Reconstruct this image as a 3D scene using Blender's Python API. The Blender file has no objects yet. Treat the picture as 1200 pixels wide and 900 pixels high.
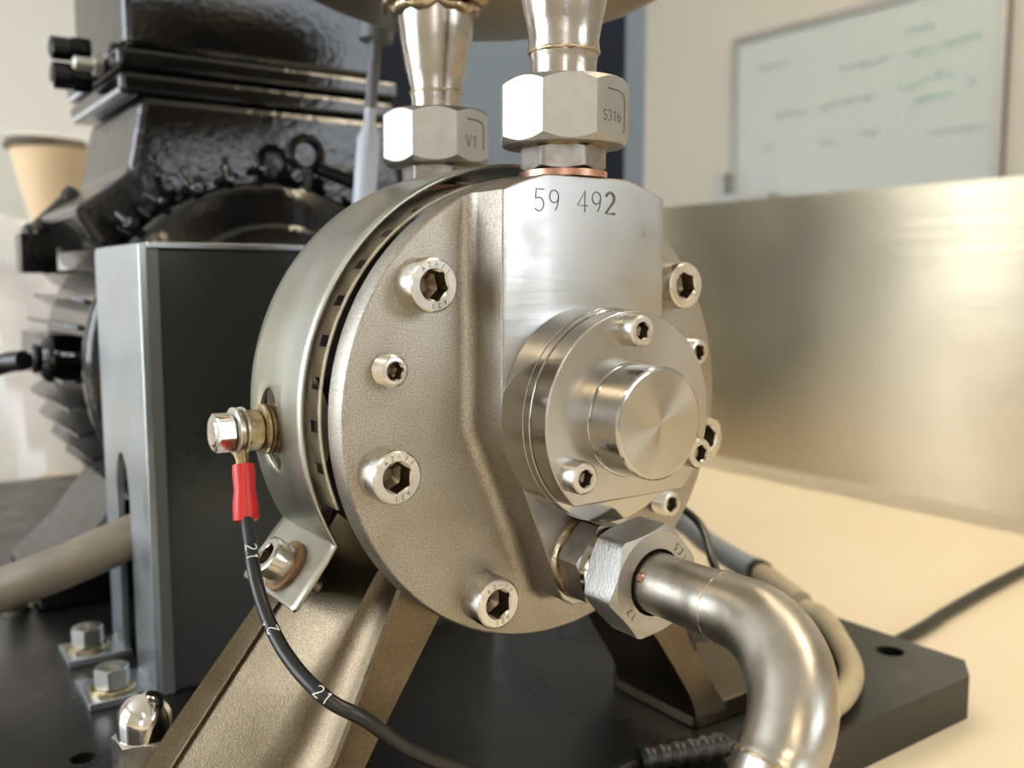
import bpy, bmesh, math, random
from mathutils import Vector, Matrix
random.seed(7)
PI = math.pi
S = bpy.context.scene
C = S.collection
MM = 0.001

# ------------------------------------------------------------------ camera, world, light, exposure
PD, YD = math.radians(6.2), math.radians(35.2)
cd = bpy.data.cameras.new('camera'); cam = bpy.data.objects.new('camera', cd); C.objects.link(cam)
fwd = Vector((math.sin(YD)*math.cos(PD), math.cos(YD)*math.cos(PD), -math.sin(PD)))
cam.location = (-0.18889947, -0.24444305, 0.04152956)
cam.rotation_euler = fwd.to_track_quat('-Z', 'Y').to_euler()
cd.sensor_width = 36; cd.lens = 36*1116/1200.0
cd.clip_start = 0.01; cd.clip_end = 50
cd.dof.use_dof = True; cd.dof.focus_distance = 0.272; cd.dof.aperture_fstop = 11.5
S.camera = cam

w = bpy.data.worlds.new('world'); S.world = w; w.use_nodes = True
w.node_tree.nodes['Background'].inputs[0].default_value = (0.80, 0.88, 1.0, 1)
w.node_tree.nodes['Background'].inputs[1].default_value = 1.0
S.view_settings.view_transform = 'Standard'; S.view_settings.look = 'None'
S.view_settings.exposure = -0.15; S.view_settings.gamma = 1.0
S.view_settings.use_curve_mapping = False

def area(name, loc, target, sx, sy, power, col):
    l = bpy.data.lights.new(name, 'AREA'); l.shape = 'RECTANGLE'; l.size = sx; l.size_y = sy
    l.energy = power; l.color = col
    o = bpy.data.objects.new(name, l); C.objects.link(o); o.location = loc
    o.rotation_euler = (Vector(target)-Vector(loc)).to_track_quat('-Z', 'Y').to_euler()
    return o
# daylight through the windows of the left wall and of the wall behind the photographer
area('window_daylight', (-2.46, 1.18, 0.62), (0, 1.18, 0.62), 2.05, 1.35, 54, (0.83, 0.91, 1.0))
area('rear_window_daylight', (1.35, -2.95, 0.95), (1.35, 0, 0.95), 1.4, 1.0, 16, (0.86, 0.93, 1.0))
TUBE_W = 9.5            # watts of each ceiling tube lamp (light set in its builder)

# ------------------------------------------------------------------ materials
def mat(name, col, metal=0.0, rough=0.5, bump=None, grain=None, var=None, coat=0, aniso=None, emit=None, rvar=None, spec=None):
    m = bpy.data.materials.new(name); m.use_nodes = True
    nt = m.node_tree; b = nt.nodes['Principled BSDF']
    b.inputs['Base Color'].default_value = (*col, 1); b.inputs['Metallic'].default_value = metal
    b.inputs['Roughness'].default_value = rough
    if spec is not None: b.inputs['Specular IOR Level'].default_value = spec
    if coat: b.inputs['Coat Weight'].default_value = coat; b.inputs['Coat Roughness'].default_value = 0.08
    if emit: b.inputs['Emission Color'].default_value = (*emit[0], 1); b.inputs['Emission Strength'].default_value = emit[1]
    tc = nt.nodes.new('ShaderNodeTexCoord')
    def noise(scale, detail=3, stretch=None):
        n = nt.nodes.new('ShaderNodeTexNoise'); n.inputs['Scale'].default_value = scale; n.inputs['Detail'].default_value = detail
        src = tc.outputs['Object']
        if stretch:
            mp = nt.nodes.new('ShaderNodeMapping'); mp.inputs['Scale'].default_value = stretch
            nt.links.new(src, mp.inputs['Vector']); src = mp.outputs['Vector']
        nt.links.new(src, n.inputs['Vector']); return n
    if var:      # (scale, colour2, lo, hi[, stretch])
        n = noise(var[0], 5, var[4] if len(var) > 4 else None)
        r = nt.nodes.new('ShaderNodeValToRGB'); r.color_ramp.elements[0].position = var[2]; r.color_ramp.elements[1].position = var[3]
        r.color_ramp.elements[0].color = (*col, 1); r.color_ramp.elements[1].color = (*var[1], 1)
        nt.links.new(n.outputs['Fac'], r.inputs['Fac']); nt.links.new(r.outputs['Color'], b.inputs['Base Color'])
    if grain:    # (scale, low multiplier): fine speckle of the blasted surface
        n = noise(grain[0], 2); mr = nt.nodes.new('ShaderNodeMapRange'); mr.inputs['From Min'].default_value = .35; mr.inputs['From Max'].default_value = .62
        mr.inputs['To Min'].default_value = grain[1]; mr.inputs['To Max'].default_value = 1.12; nt.links.new(n.outputs['Fac'], mr.inputs['Value'])
        sc_ = nt.nodes.new('ShaderNodeVectorMath'); sc_.operation = 'SCALE'; nt.links.new(mr.outputs['Result'], sc_.inputs['Scale'])
        if b.inputs['Base Color'].is_linked: nt.links.new(b.inputs['Base Color'].links[0].from_socket, sc_.inputs[0])
        else: sc_.inputs[0].default_value = col
        nt.links.new(sc_.outputs[0], b.inputs['Base Color'])
    if rvar:     # (scale, lo, hi[, stretch])
        n = noise(rvar[0], 4, rvar[3] if len(rvar) > 3 else None)
        mr = nt.nodes.new('ShaderNodeMapRange'); mr.inputs['From Min'].default_value = .3; mr.inputs['From Max'].default_value = .7
        mr.inputs['To Min'].default_value = rvar[1]; mr.inputs['To Max'].default_value = rvar[2]
        nt.links.new(n.outputs['Fac'], mr.inputs['Value']); nt.links.new(mr.outputs['Result'], b.inputs['Roughness'])
    if bump:     # list of (scale, strength, distance[, stretch])
        prev = None
        for bb in bump:
            n = noise(bb[0], 3, bb[3] if len(bb) > 3 else None)
            bn = nt.nodes.new('ShaderNodeBump'); bn.inputs['Strength'].default_value = bb[1]; bn.inputs['Distance'].default_value = bb[2]
            nt.links.new(n.outputs['Fac'], bn.inputs['Height'])
            if prev: nt.links.new(prev.outputs['Normal'], bn.inputs['Normal'])
            prev = bn
        nt.links.new(prev.outputs['Normal'], b.inputs['Normal'])
    if aniso:    # (amount, axis)
        b.inputs['Anisotropic'].default_value = aniso[0]
        t = nt.nodes.new('ShaderNodeTangent'); t.direction_type = 'RADIAL'; t.axis = aniso[1]
        nt.links.new(t.outputs['Tangent'], b.inputs['Tangent'])
    return m

M = {}
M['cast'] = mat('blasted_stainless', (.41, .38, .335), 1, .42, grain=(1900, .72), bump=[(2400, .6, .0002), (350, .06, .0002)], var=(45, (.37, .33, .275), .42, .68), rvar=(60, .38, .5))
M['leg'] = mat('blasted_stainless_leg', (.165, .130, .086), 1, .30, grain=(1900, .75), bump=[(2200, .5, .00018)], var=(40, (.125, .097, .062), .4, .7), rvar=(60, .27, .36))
M['mill'] = mat('milled_stainless', (.44, .435, .425), 1, .35, bump=[(55, .10, .0006, (1, 1, 7)), (900, .1, .00004)], rvar=(70, .27, .42))
M['turned'] = mat('turned_stainless', (.47, .45, .42), 1, .13, bump=[(900, .03, .00002)], rvar=(90, .09, .16))
M['turned_flat'] = mat('turned_stainless_flat', (.46, .44, .41), 1, .26, aniso=(.6, 'Y'), bump=[(900, .03, .00002)])
M['turned_face'] = mat('turned_stainless_face', (.48, .45, .40), 1, .23, aniso=(.92, 'Y'), bump=[(900, .05, .00003)])
M['screw'] = mat('screw_steel', (.60, .57, .52), 1, .27, bump=[(700, .2, .00008)], rvar=(150, .2, .36))
M['nut'] = mat('nut_steel', (.40, .39, .37), 1, .42, bump=[(1100, .7, .0002)], rvar=(160, .36, .5))
M['nutdark'] = mat('nipple_steel', (.36, .34, .32), 1, .36, bump=[(800, .4, .00015)], var=(160, (.26, .22, .2), .4, .65))
M['pipe'] = mat('pipe_stainless', (.44, .41, .36), 1, .24, var=(90, (.33, .30, .25), .45, .65), bump=[(60, .2, .0008), (900, .3, .0001)], rvar=(60, .27, .42))
M['pipev'] = mat('cone_pipe_stainless', (.44, .40, .355), 1, .22, bump=[(110, .25, .0007), (700, .15, .0002)], rvar=(120, .14, .30))
M['weld'] = mat('weld_bead', (.55, .45, .32), 1, .32, bump=[(350, .8, .0009)], var=(200, (.40, .31, .2), .4, .6))
M['tank'] = mat('tank_stainless', (.34, .285, .21), 1, .38, bump=[(60, .1, .0006)], var=(25, (.28, .24, .175), .4, .7))
M['band'] = mat('band_steel', (.45, .45, .41), 1, .37, bump=[(30, .1, .0006)], var=(35, (.38, .36, .28), .4, .7, (1, 1, .4)), rvar=(40, .32, .46))
M['ring'] = mat('slotted_ring_steel', (.62, .56, .45), .25, .5, var=(120, (.38, .31, .21), .5, .75))
M['copper'] = mat('copper_washer', (.56, .31, .22), 1, .33, var=(250, (.33, .2, .15), .4, .65))
M['rust'] = mat('rusty_washer', (.30, .19, .09), .7, .5, bump=[(900, .4, .0002)], var=(300, (.13, .07, .035), .4, .65))
M['brassy'] = mat('yellow_passivated', (.56, .47, .29), 1, .32, var=(300, (.36, .27, .15), .4, .65))
M['zinc'] = mat('zinc_plated', (.58, .59, .56), 1, .33, var=(80, (.48, .47, .41), .4, .65))
M['chrome'] = mat('polished_chrome', (.66, .63, .58), 1, .10)
M['dark'] = mat('cavity_shade', (.012, .011, .010), 0, .6)  # near-black colour painted as the shade inside the hollow lantern
M['engrave'] = mat('engraved_mark', (.13, .12, .105), .5, .55)
M['blackpaint'] = mat('black_gloss_paint', (.005, .005, .006), 0, .12, bump=[(260, .5, .0005), (60, .2, .0010)], spec=.45)
M['blackmotor'] = mat('black_gloss_fin_paint', (.006, .006, .007), 0, .15, bump=[(120, .3, .001)], spec=.5)
M['plate'] = mat('black_base_plate', (.013, .0125, .012), 0, .28, bump=[(700, .25, .0001)], rvar=(30, .24, .38), spec=.4)
M['panel'] = mat('dark_grey_panel', (.034, .040, .038), 0, .30, bump=[(500, .06, .0001)], rvar=(20, .24, .38))
M['alu'] = mat('bracket_side_metal', (.50, .55, .59), 1, .34, bump=[(40, .1, .0006)], rvar=(30, .28, .46))
M['cable'] = mat('black_cable', (.010, .010, .010), 0, .34)
M['red'] = mat('red_sleeve', (.56, .018, .016), 0, .36)
M['white_print'] = mat('white_print', (.72, .72, .72), 0, .5)
M['hose'] = mat('beige_hose', (.43, .37, .25), 0, .45, var=(60, (.36, .30, .2), .4, .7))
M['tubebeige'] = mat('beige_grey_tube', (.22, .185, .14), 0, .40, bump=[(200, .15, .0004)], var=(70, (.17, .145, .11), .45, .72))
M['greytube'] = mat('grey_tube', (.25, .28, .31), 0, .42)
M['bench'] = mat('cream_bench_top', (.78, .69, .53), 0, .42, var=(4, (.74, .645, .48), .4, .7))
M['splash'] = mat('brushed_splash_steel', (.72, .625, .46), 1, .30, bump=[(60, .8, .00012, (1, .03, 220))], rvar=(8, .30, .40), var=(6, (.67, .575, .41), .4, .7))
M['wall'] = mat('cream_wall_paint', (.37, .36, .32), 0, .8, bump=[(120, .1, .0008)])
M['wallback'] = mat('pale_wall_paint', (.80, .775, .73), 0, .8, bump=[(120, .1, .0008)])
M['ceil'] = mat('ceiling_white', (.78, .76, .72), 0, .9)
M['floor'] = mat('grey_floor', (.30, .28, .26), 0, .5)
M['board'] = mat('whiteboard_enamel', (.34, .375, .37), 0, .25)
M['frame'] = mat('board_frame_aluminium', (.33, .32, .30), 1, .42)
M['ink_green'] = mat('green_marker', (.20, .42, .34), 0, .5)
M['ink_grey'] = mat('grey_marker', (.30, .33, .33), 0, .5)
M['ink_blue'] = mat('blue_marker', (.36, .42, .60), 0, .5)
M['cab'] = mat('blue_grey_enamel', (.155, .205, .27), 0, .42)
M['cabdark'] = mat('navy_seal', (.008, .012, .026), 0, .6, spec=.15)
M['whiteplastic'] = mat('white_plastic', (.50, .53, .60), 0, .35)
M['greycap'] = mat('grey_cap', (.13, .14, .15), 0, .5)
M['sheet'] = mat('white_sheet', (.86, .86, .88), 0, .55, bump=[(14, .6, .01, (1, 1, .35))])
M['paleblue'] = mat('pale_cabinet', (.62, .66, .66), 0, .5)
M['pot'] = mat('beige_pot', (.66, .50, .31), 0, .6)
M['lid'] = mat('dark_lid', (.07, .05, .03), 0, .5)
M['lamp'] = mat('tube_lamp_glow', (1, .9, .7), 0, .5, emit=((1.0, .80, .50), 45))
M['glass'] = mat('daylight_pane', (.8, .9, 1), 0, .3, emit=((.90, .95, 1.0), 3.0))
M['winframe'] = mat('window_frame_white', (.75, .75, .75), 0, .5)

# ------------------------------------------------------------------ helpers (all lengths in millimetres)
def obj(name, bm, m, parent=None, smooth=35, bevel=None, label=None):
    me = bpy.data.meshes.new(name)
    bmesh.ops.recalc_face_normals(bm, faces=bm.faces[:])
    bm.to_mesh(me); bm.free()
    o = bpy.data.objects.new(name, me); C.objects.link(o)
    if isinstance(m, (list, tuple)):
        for x in m: me.materials.append(M[x])
    else: me.materials.append(M[m])
    if smooth:
        me.shade_smooth(); me.set_sharp_from_angle(angle=math.radians(smooth))
    if parent: o.parent = parent
    if bevel:
        b = o.modifiers.new('bevel', 'BEVEL'); b.width = bevel*MM; b.segments = 2; b.limit_method = 'ANGLE'; b.angle_limit = math.radians(40)
    if label: o['label'] = label
    return o
def thing(name, label, cat, loc=(0, 0, 0), group=None):
    o = bpy.data.objects.new(name, None); C.objects.link(o); o.empty_display_size = .01
    o.location = Vector(loc)*MM; o['label'] = label; o['category'] = cat
    if group: o['group'] = group
    return o
def tag(o, label, cat, group=None, kind=None):
    o['label'] = label; o['category'] = cat
    if group: o['group'] = group
    if kind: o['kind'] = kind
    return o
def struct(o): o['kind'] = 'structure'; return o
def settle(root):            # children meshes are built in world coordinates; move them into the root's frame
    for ch in root.children:
        ch.matrix_parent_inverse = Matrix.Translation(-root.location)
def V(*a): return Vector(a)
def frame_of(axis):
    a = Vector(axis).normalized(); u = V(0, 0, 1) if abs(a.z) < .9 else V(1, 0, 0)
    s = a.cross(u).normalized(); t = s.cross(a).normalized()
    return a, s, t           # axis, side, up
def ringv(bm, c, s, t, r, n, ph=0):
    return [bm.verts.new((c + (s*math.cos(ph+2*PI*k/n) + t*math.sin(ph+2*PI*k/n))*r)*MM) for k in range(n)]
def bridge(bm, a, b, mi=0):
    n = len(a)
    for k in range(n):
        f = bm.faces.new((a[k], a[(k+1) % n], b[(k+1) % n], b[k])); f.material_index = mi
def lathe(bm, prof, c, axis, n=48, cap0=True, cap1=True, mi=0):
    a, s, t = frame_of(axis); c = Vector(c); prev = None
    for r, h in prof:
        R = ringv(bm, c+a*h, s, t, max(r, .001), n)
        if prev: bridge(bm, prev, R, mi)
        elif cap0: bm.faces.new(R).material_index = mi
        prev = R
    if cap1: bm.faces.new(prev[::-1]).material_index = mi
def prism(bm, poly, to3, h0, h1, mi=0):
    """poly in 2D; to3(u, v, h) -> Vector mm"""
    a = [bm.verts.new(to3(u, v, h0)*MM) for u, v in poly]; b = [bm.verts.new(to3(u, v, h1)*MM) for u, v in poly]
    bm.faces.new(a).material_index = mi; bm.faces.new(b[::-1]).material_index = mi; bridge(bm, a, b, mi)
def box(bm, x0, x1, y0, y1, z0, z1, mi=0):
    prism(bm, [(x0, y0), (x1, y0), (x1, y1), (x0, y1)], lambda u, v, h: V(u, v, h), z0, z1, mi)
def catmull(pts, k=8):
    P = [Vector(p) for p in pts]; P = [P[0]*2-P[1]] + P + [P[-1]*2-P[-2]]; out = []
    for i in range(1, len(P)-2):
        for j in range(k):
            t = j/k
            out.append(.5*((2*P[i]) + (P[i+1]-P[i-1])*t + (2*P[i-1]-5*P[i]+4*P[i+1]-P[i+2])*t*t + (3*P[i]-P[i-1]-3*P[i+1]+P[i+2])*t**3))
    out.append(P[-2]); return out
def tube(bm, path, r, n=12, cap=True, mi=0, wob=0):
    P = [Vector(p) for p in path]; m = len(P)
    R = r if isinstance(r, (list, tuple)) else [r]*m
    d0 = (P[1]-P[0]).normalized(); _, s, t = frame_of(d0); prev = None
    for i in range(m):
        d = ((P[min(i+1, m-1)]-P[max(i-1, 0)])).normalized()
        s = (s - d*s.dot(d)).normalized(); t = d.cross(s).normalized()
        ring = [bm.verts.new((P[i] + (s*math.cos(2*PI*k/n)+t*math.sin(2*PI*k/n))*(R[i]+(random.uniform(-wob, wob) if wob else 0)))*MM) for k in range(n)]
        if prev: bridge(bm, prev, ring, mi)
        elif cap: bm.faces.new(ring).material_index = mi
        prev = ring
    if cap: bm.faces.new(prev[::-1]).material_index = mi
def hexnut(bm, c, axis, R, L, hole, rot=0, n=72, ch0=True, ch1=True, drop=.5, sides=6):
    """hexagon of corner radius R from c along axis for L, chamfered ends, round hole"""
    a, s, t = frame_of(axis); c = Vector(c); seg = 2*PI/sides; ap = R*math.cos(seg/2); rc = ap*.985
    def pt(r, th, h): return bm.verts.new((c + a*h + (s*math.cos(th)+t*math.sin(th))*r)*MM)
    A = [2*PI*k/n for k in range(n)]
    def rh(th):
        x = ((th-rot) % seg) - seg/2
        return ap/math.cos(x)
    rings = []
    if hole: rings.append([pt(hole, th, L*.5) for th in A]); rings.append([pt(hole, th, L) for th in A])
    rings.append([pt(rc, th, L) for th in A])
    rings.append([pt(rh(th), th, L-(rh(th)-rc)*(drop if ch1 else 0)-.05) for th in A])
    rings.append([pt(rh(th), th, (rh(th)-rc)*(drop if ch0 else 0)+.05) for th in A])
    rings.append([pt(rc, th, 0) for th in A])
    if hole: rings.append([pt(hole, th, 0) for th in A])
    for i in range(len(rings)-1): bridge(bm, rings[i], rings[i+1])
    if hole: bridge(bm, rings[-1], rings[0])
    else: bm.faces.new(rings[0]); bm.faces.new(rings[-1][::-1])
M['recess_shade'] = mat('screw_recess_shade', (.20, .16, .11), 1, .35)  # shade inside the hexagon sockets, put into a darker metal colour
def socket_screw(name, c, axis, r, h, hexR, m, parent, depth=None, rot=.3, knurl=True, label=None, thread=False):
    """cylinder head with a hexagon socket, c = seat centre"""
    bm = bmesh.new(); a, s, t = frame_of(axis); c = Vector(c); n = 48; depth = depth or h*.62
    def ring(rr, hh): return ringv(bm, c+a*hh, s, t, rr, n)
    rings = []
    if thread:
        k = 0; hh = -1.0
        while hh < h-.6:
            rings.append(ring(r, hh)); rings.append(ring(r*.88, hh+.4)); hh += .8
        rings.append(ring(r*.9, h-.2)); rings.append(ring(r*.82, h))
    else:
        rings = [ring(r, -.3), ring(r, h-.9), ring(r-.25, h-.35), ring(r-.8, h)]
    def hx(hh, sc=1.0):
        out = []
        for k in range(n):
            th = 2*PI*k/n; x = ((th-rot) % (PI/3)) - PI/6
            rr = hexR*math.cos(PI/6)/math.cos(x)*sc
            out.append(bm.verts.new((c+a*hh+(s*math.cos(th)+t*math.sin(th))*rr)*MM))
        return out
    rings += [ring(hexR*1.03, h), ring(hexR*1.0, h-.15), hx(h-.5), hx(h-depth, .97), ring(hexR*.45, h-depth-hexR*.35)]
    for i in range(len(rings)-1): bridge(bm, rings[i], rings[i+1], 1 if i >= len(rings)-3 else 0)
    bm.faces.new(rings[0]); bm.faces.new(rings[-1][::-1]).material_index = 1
    return obj(name, bm, (m, 'recess_shade'), parent, 30, label=label)
# little stroke alphabet, unit box 0..1 wide, 0..1.6 high
def arc(cx, cy, rx, ry, a0, a1, n=9):
    return [(cx+rx*math.cos(math.radians(a0+(a1-a0)*i/n)), cy+ry*math.sin(math.radians(a0+(a1-a0)*i/n))) for i in range(n+1)]
GL = {
 '5': [[(.9, 1.6), (.2, 1.6), (.15, .95)] + arc(.45, .5, .45, .5, 125, -140)],
 '9': [arc(.48, 1.12, .42, .46, 0, 360, 14), arc(.35, 1.12, .55, 1.12, 0, -65)],
 '4': [[(.72, 0), (.72, 1.6), (.0, .5), (1.0, .5)]],
 '2': [arc(.48, 1.15, .42, .45, 160, -35) + [(.05, 0), (.95, 0)]],
 '1': [[(.25, 1.3), (.55, 1.6), (.55, 0)]],
 '3': [arc(.42, 1.2, .4, .4, 150, -80), arc(.42, .42, .45, .42, 80, -150)],
 '6': [arc(.48, .46, .42, .46, 0, 360, 14), arc(.62, .46, .56, 1.12, 180, 115)],
 'S': [arc(.5, 1.2, .4, .4, 30, 250) + arc(.5, .42, .42, .42, 90, -150)],
 'A': [[(0, 0), (.5, 1.6), (1, 0)], [(.2, .5), (.8, .5)]],
 '-': [[(.1, .8), (.9, .8)]], '7': [[(0, 1.6), (.95, 1.6), (.35, 0)]], 'V': [[(0, 1.6), (.5, 0), (1, 1.6)]],
}
def write(bm, text, o, ux, uy, size, r, gap=.45, n=5, wrap=None):
    """strokes as thin tubes; o origin mm, ux/uy unit directions, size = glyph width mm"""
    x = 0; o = Vector(o); ux = Vector(ux); uy = Vector(uy)
    for chh in text:
        if chh == ' ': x += 1.0+gap; continue
        for st in GL[chh]:
            pts = [(x+a, b) for a, b in st]
            if wrap: pts = [(p[0]+(q[0]-p[0])*k/5, p[1]+(q[1]-p[1])*k/5) for p, q in zip(pts, pts[1:]) for k in range(5)] + [pts[-1]]
            P = [wrap(a*size, b*size) if wrap else o+ux*(a*size)+uy*(b*size) for a, b in pts]
            tube(bm, P, r, n)
        x += 1.0+gap

# ------------------------------------------------------------------ room
bench_z = -155
def wall_box(name, x0, x1, y0, y1, z0, z1, m):
    bm = bmesh.new(); box(bm, x0, x1, y0, y1, z0, z1); return struct(obj(name, bm, m, smooth=0))
wall_box('floor', -2600, 2300, -3100, 4100, -1105, -1055, 'floor')
wall_box('ceiling', -2600, 2300, -3100, 4100, 1650, 1700, 'ceil')
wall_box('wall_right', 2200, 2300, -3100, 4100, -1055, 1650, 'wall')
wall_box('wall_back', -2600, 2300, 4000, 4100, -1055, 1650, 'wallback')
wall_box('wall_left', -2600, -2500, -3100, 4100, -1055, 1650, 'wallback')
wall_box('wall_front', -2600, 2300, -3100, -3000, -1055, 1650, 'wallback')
def window(name, along, fixed, c0, c1, z0, z1, nm):
    root = bpy.data.objects.new(name, None); C.objects.link(root); root['kind'] = 'structure'
    bm = bmesh.new()
    def bx(a0, a1, zz0, zz1, d0, d1):
        if along == 'xb': box(bm, a0, a1, fixed-d1, fixed-d0, zz0, zz1)
        elif along == 'y': box(bm, fixed+d0, fixed+d1, a0, a1, zz0, zz1)
        else: box(bm, a0, a1, fixed+d0, fixed+d1, zz0, zz1)
    bx(c0-50, c1+50, z0-50, z0, 0, 40); bx(c0-50, c1+50, z1, z1+50, 0, 40)
    for i in range(nm+1):
        c = c0+(c1-c0)*i/nm; bx(c-25, c+25, z0, z1, 0, 40)
    obj('window_frame', bm, 'winframe', root, 0)
    for i in range(nm):
        bm = bmesh.new(); a0 = c0+(c1-c0)*i/nm+25; a1 = c0+(c1-c0)*(i+1)/nm-25
        if along == 'xb': box(bm, a0, a1, fixed-6, fixed-1, z0, z1)
        elif along == 'y': box(bm, fixed+1, fixed+6, a0, a1, z0, z1)
        else: box(bm, a0, a1, fixed+1, fixed+6, z0, z1)
        obj('pane', bm, 'glass', root, 0)
window('window_1', 'y', -2500, 130, 2240, -60, 1300, 2)
window('window_3', 'xb', 4000, -1300, 760, -900, 560, 3)
window('window_4', 'x', -3000, -2440, -1450, -50, 1000, 1)
window('window_2', 'x', -3000, 630, 2080, 440, 1460, 2)

nt = M['sheet'].node_tree; tr = nt.nodes.new('ShaderNodeBsdfTranslucent'); tr.inputs[0].default_value = (.9, .9, .92, 1)
mx = nt.nodes.new('ShaderNodeMixShader'); mx.inputs[0].default_value = .55
nt.links.new(nt.nodes['Principled BSDF'].outputs[0], mx.inputs[1]); nt.links.new(tr.outputs[0], mx.inputs[2])
nt.links.new(mx.outputs[0], nt.nodes['Material Output'].inputs['Surface'])
# whiteboard on the right wall
wb = thing('whiteboard', 'whiteboard in a grey aluminium frame with green and grey marker notes on the right wall', 'whiteboard', (2200, 1450, 330))
bm = bmesh.new(); box(bm, 2184, 2196, 1040, 1880, 60, 780); obj('board_panel', bm, 'board', wb, 0)
bm = bmesh.new()
for a in ((1020, 1040, 40, 800), (1880, 1900, 40, 800)): box(bm, 2174, 2199, *a)
for a in ((1040, 1880, 780, 800), (1040, 1880, 40, 60)): box(bm, 2174, 2199, *a)
obj('board_frame', bm, 'frame', wb, 0, bevel=2)
bm = bmesh.new(); box(bm, 2140, 2175, 1700, 1940, 290, 300); box(bm, 2135, 2141, 1700, 1940, 290, 312); box(bm, 2140, 2175, 1886, 1930, 300, 380); obj('pen_tray', bm, 'frame', wb, 0)
def scribble(name, m, y, z, wid, h, seed, slope=0):
    rnd = random.Random(seed); bm = bmesh.new(); x = 0; P = []
    while x < wid:
        P.append(V(2182, y-x, z+slope*x+rnd.uniform(-h, h)*.5)); x += rnd.uniform(5, 11)
    tube(bm, P, 2.0, 5); obj(name, bm, m, wb, 0)
for i, (m, y, z, wid, h) in enumerate([
    ('ink_grey', 1800, 690, 120, 16), ('ink_grey', 1500, 640, 150, 16), ('ink_grey', 1720, 540, 120, 20), ('ink_grey', 1560, 545, 170, 22),
    ('ink_green', 1300, 700, 90, 22), ('ink_green', 1290, 640, 90, 22), ('ink_green', 1190, 650, 110, 24), ('ink_green', 1310, 560, 80, 22),
    ('ink_green', 1220, 575, 70, 18), ('ink_green', 1270, 520, 120, 22), ('ink_grey', 1220, 425, 160, 16), ('ink_grey', 1420, 450, 60, 16),
    ('ink_grey', 1560, 440, 70, 20), ('ink_grey', 1780, 450, 60, 16), ('ink_blue', 1780, 360, 70, 12), ('ink_blue', 1115, 520, 26, 60)]):
    scribble('marker_note', m, y, z, wid, h, i)
settle(wb)

# bench
bm = bmesh.new(); box(bm, -1100, 625, -900, 1700, bench_z-40, bench_z)
bench = tag(obj('bench_top', bm, 'bench', smooth=0, bevel=3), 'cream bench top under the whole pump assembly', 'bench')
for x in (-1060, 560):
    for y in (-860, 1640):
        bm = bmesh.new(); box(bm, x-25, x+25, y-25, y+25, -1055, bench_z-40); obj('leg', bm, 'frame', bench, 0)
bm = bmesh.new(); box(bm, 608, 612, -700, 1250, bench_z, 127)
tag(obj('backsplash_panel', bm, 'splash', smooth=0), 'brushed stainless steel panel standing along the right edge of the cream bench', 'panel')
bm = bmesh.new(); P = catmull([(236, 36, -151.4), (298, 44, -151.4), (330, 50, -151.4), (400, 60, -151.4), (470, 68, -151.4), (560, 76, -151.4), (600, 80, -151.4)], 5)
tube(bm, P, 3.5, 10)
tag(obj('flat_black_cable', bm, 'cable'), 'black cable lying across the cream bench from the base plate corner to the steel panel', 'cable')

# ceiling tube lamps
def lamp(x, y, lab):
    t = thing('ceiling_lamp', lab, 'lamp', (x, y, 1650), 'tube lamps under the ceiling')
    bm = bmesh.new(); box(bm, x-40, x+40, y-620, y+620, 1610, 1649); obj('lamp_body', bm, 'winframe', t, 0)
    bm = bmesh.new(); tube(bm, [(x, y-600, 1590), (x, y+600, 1590)], 14, 16); obj('lamp_tube', bm, 'lamp', t)
    settle(t)
    l = bpy.data.lights.new('lamp_light', 'AREA'); l.shape = 'RECTANGLE'; l.size = .06; l.size_y = 1.2; l.energy = TUBE_W; l.color = (1, .86, .66)
    o = bpy.data.objects.new('lamp_light', l); C.objects.link(o); o.location = (x*MM, y*MM, 1.57)
lamp(-900, -2000, 'warm ceiling tube lamp nearest the left windows'); lamp(900, -500, 'warm ceiling tube lamp over the right of the bench')
lamp(400, 1500, 'warm ceiling tube lamp near the whiteboard')
lamp(900, 1000, 'warm ceiling tube lamp between whiteboard and bench')

# ------------------------------------------------------------------ background things on the bench
cb = thing('control_cabinet', 'blue-grey metal cabinet with dark navy seals standing behind the pump', 'cabinet', (420, 560, bench_z))
bm = bmesh.new(); box(bm, 150, 517, 512, 700, bench_z, 520); obj('cabinet_body', bm, 'cab', cb, 0, bevel=3)
bm = bmesh.new(); box(bm, 236, 440, 504, 512, bench_z+15, 505); obj('cabinet_door', bm, 'cab', cb, 0, bevel=2)
bm = bmesh.new(); box(bm, 441, 482, 506, 512, bench_z+5, 515); obj('door_seal', bm, 'cabdark', cb, 0)
bm = bmesh.new(); box(bm, 155, 235, 506, 512, bench_z+5, 515); obj('door_seal', bm, 'cabdark', cb, 0)
settle(cb)

bm = bmesh.new(); box(bm, -60, 150, 1150, 1400, bench_z, 233)
tag(obj('storage_box', bm, 'paleblue', smooth=0, bevel=3), 'pale grey-blue box on the bench far behind the motor, below the cream wall', 'box')
bm = bmesh.new(); box(bm, -70, 90, 870, 1000, bench_z, 88)
tag(obj('white_carton', bm, 'sheet', smooth=0, bevel=3), 'white carton carrying the beige pot behind the motor', 'carton')
pt = thing('tapered_pot', 'beige tapered pot with a dark lid standing behind the motor', 'pot', (18, 930, 88))
bm = bmesh.new(); lathe(bm, [(20, 0), (24, 5), (44, 92), (45, 96)], (18, 930, 89), (0, 0, 1), 40); obj('pot_body', bm, 'pot', pt)
bm = bmesh.new(); lathe(bm, [(43, 0), (44, 3), (40, 10), (2, 12)], (10, 930, 185), (0, 0, 1), 40); obj('pot_lid', bm, 'lid', pt)
settle(pt)
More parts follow.
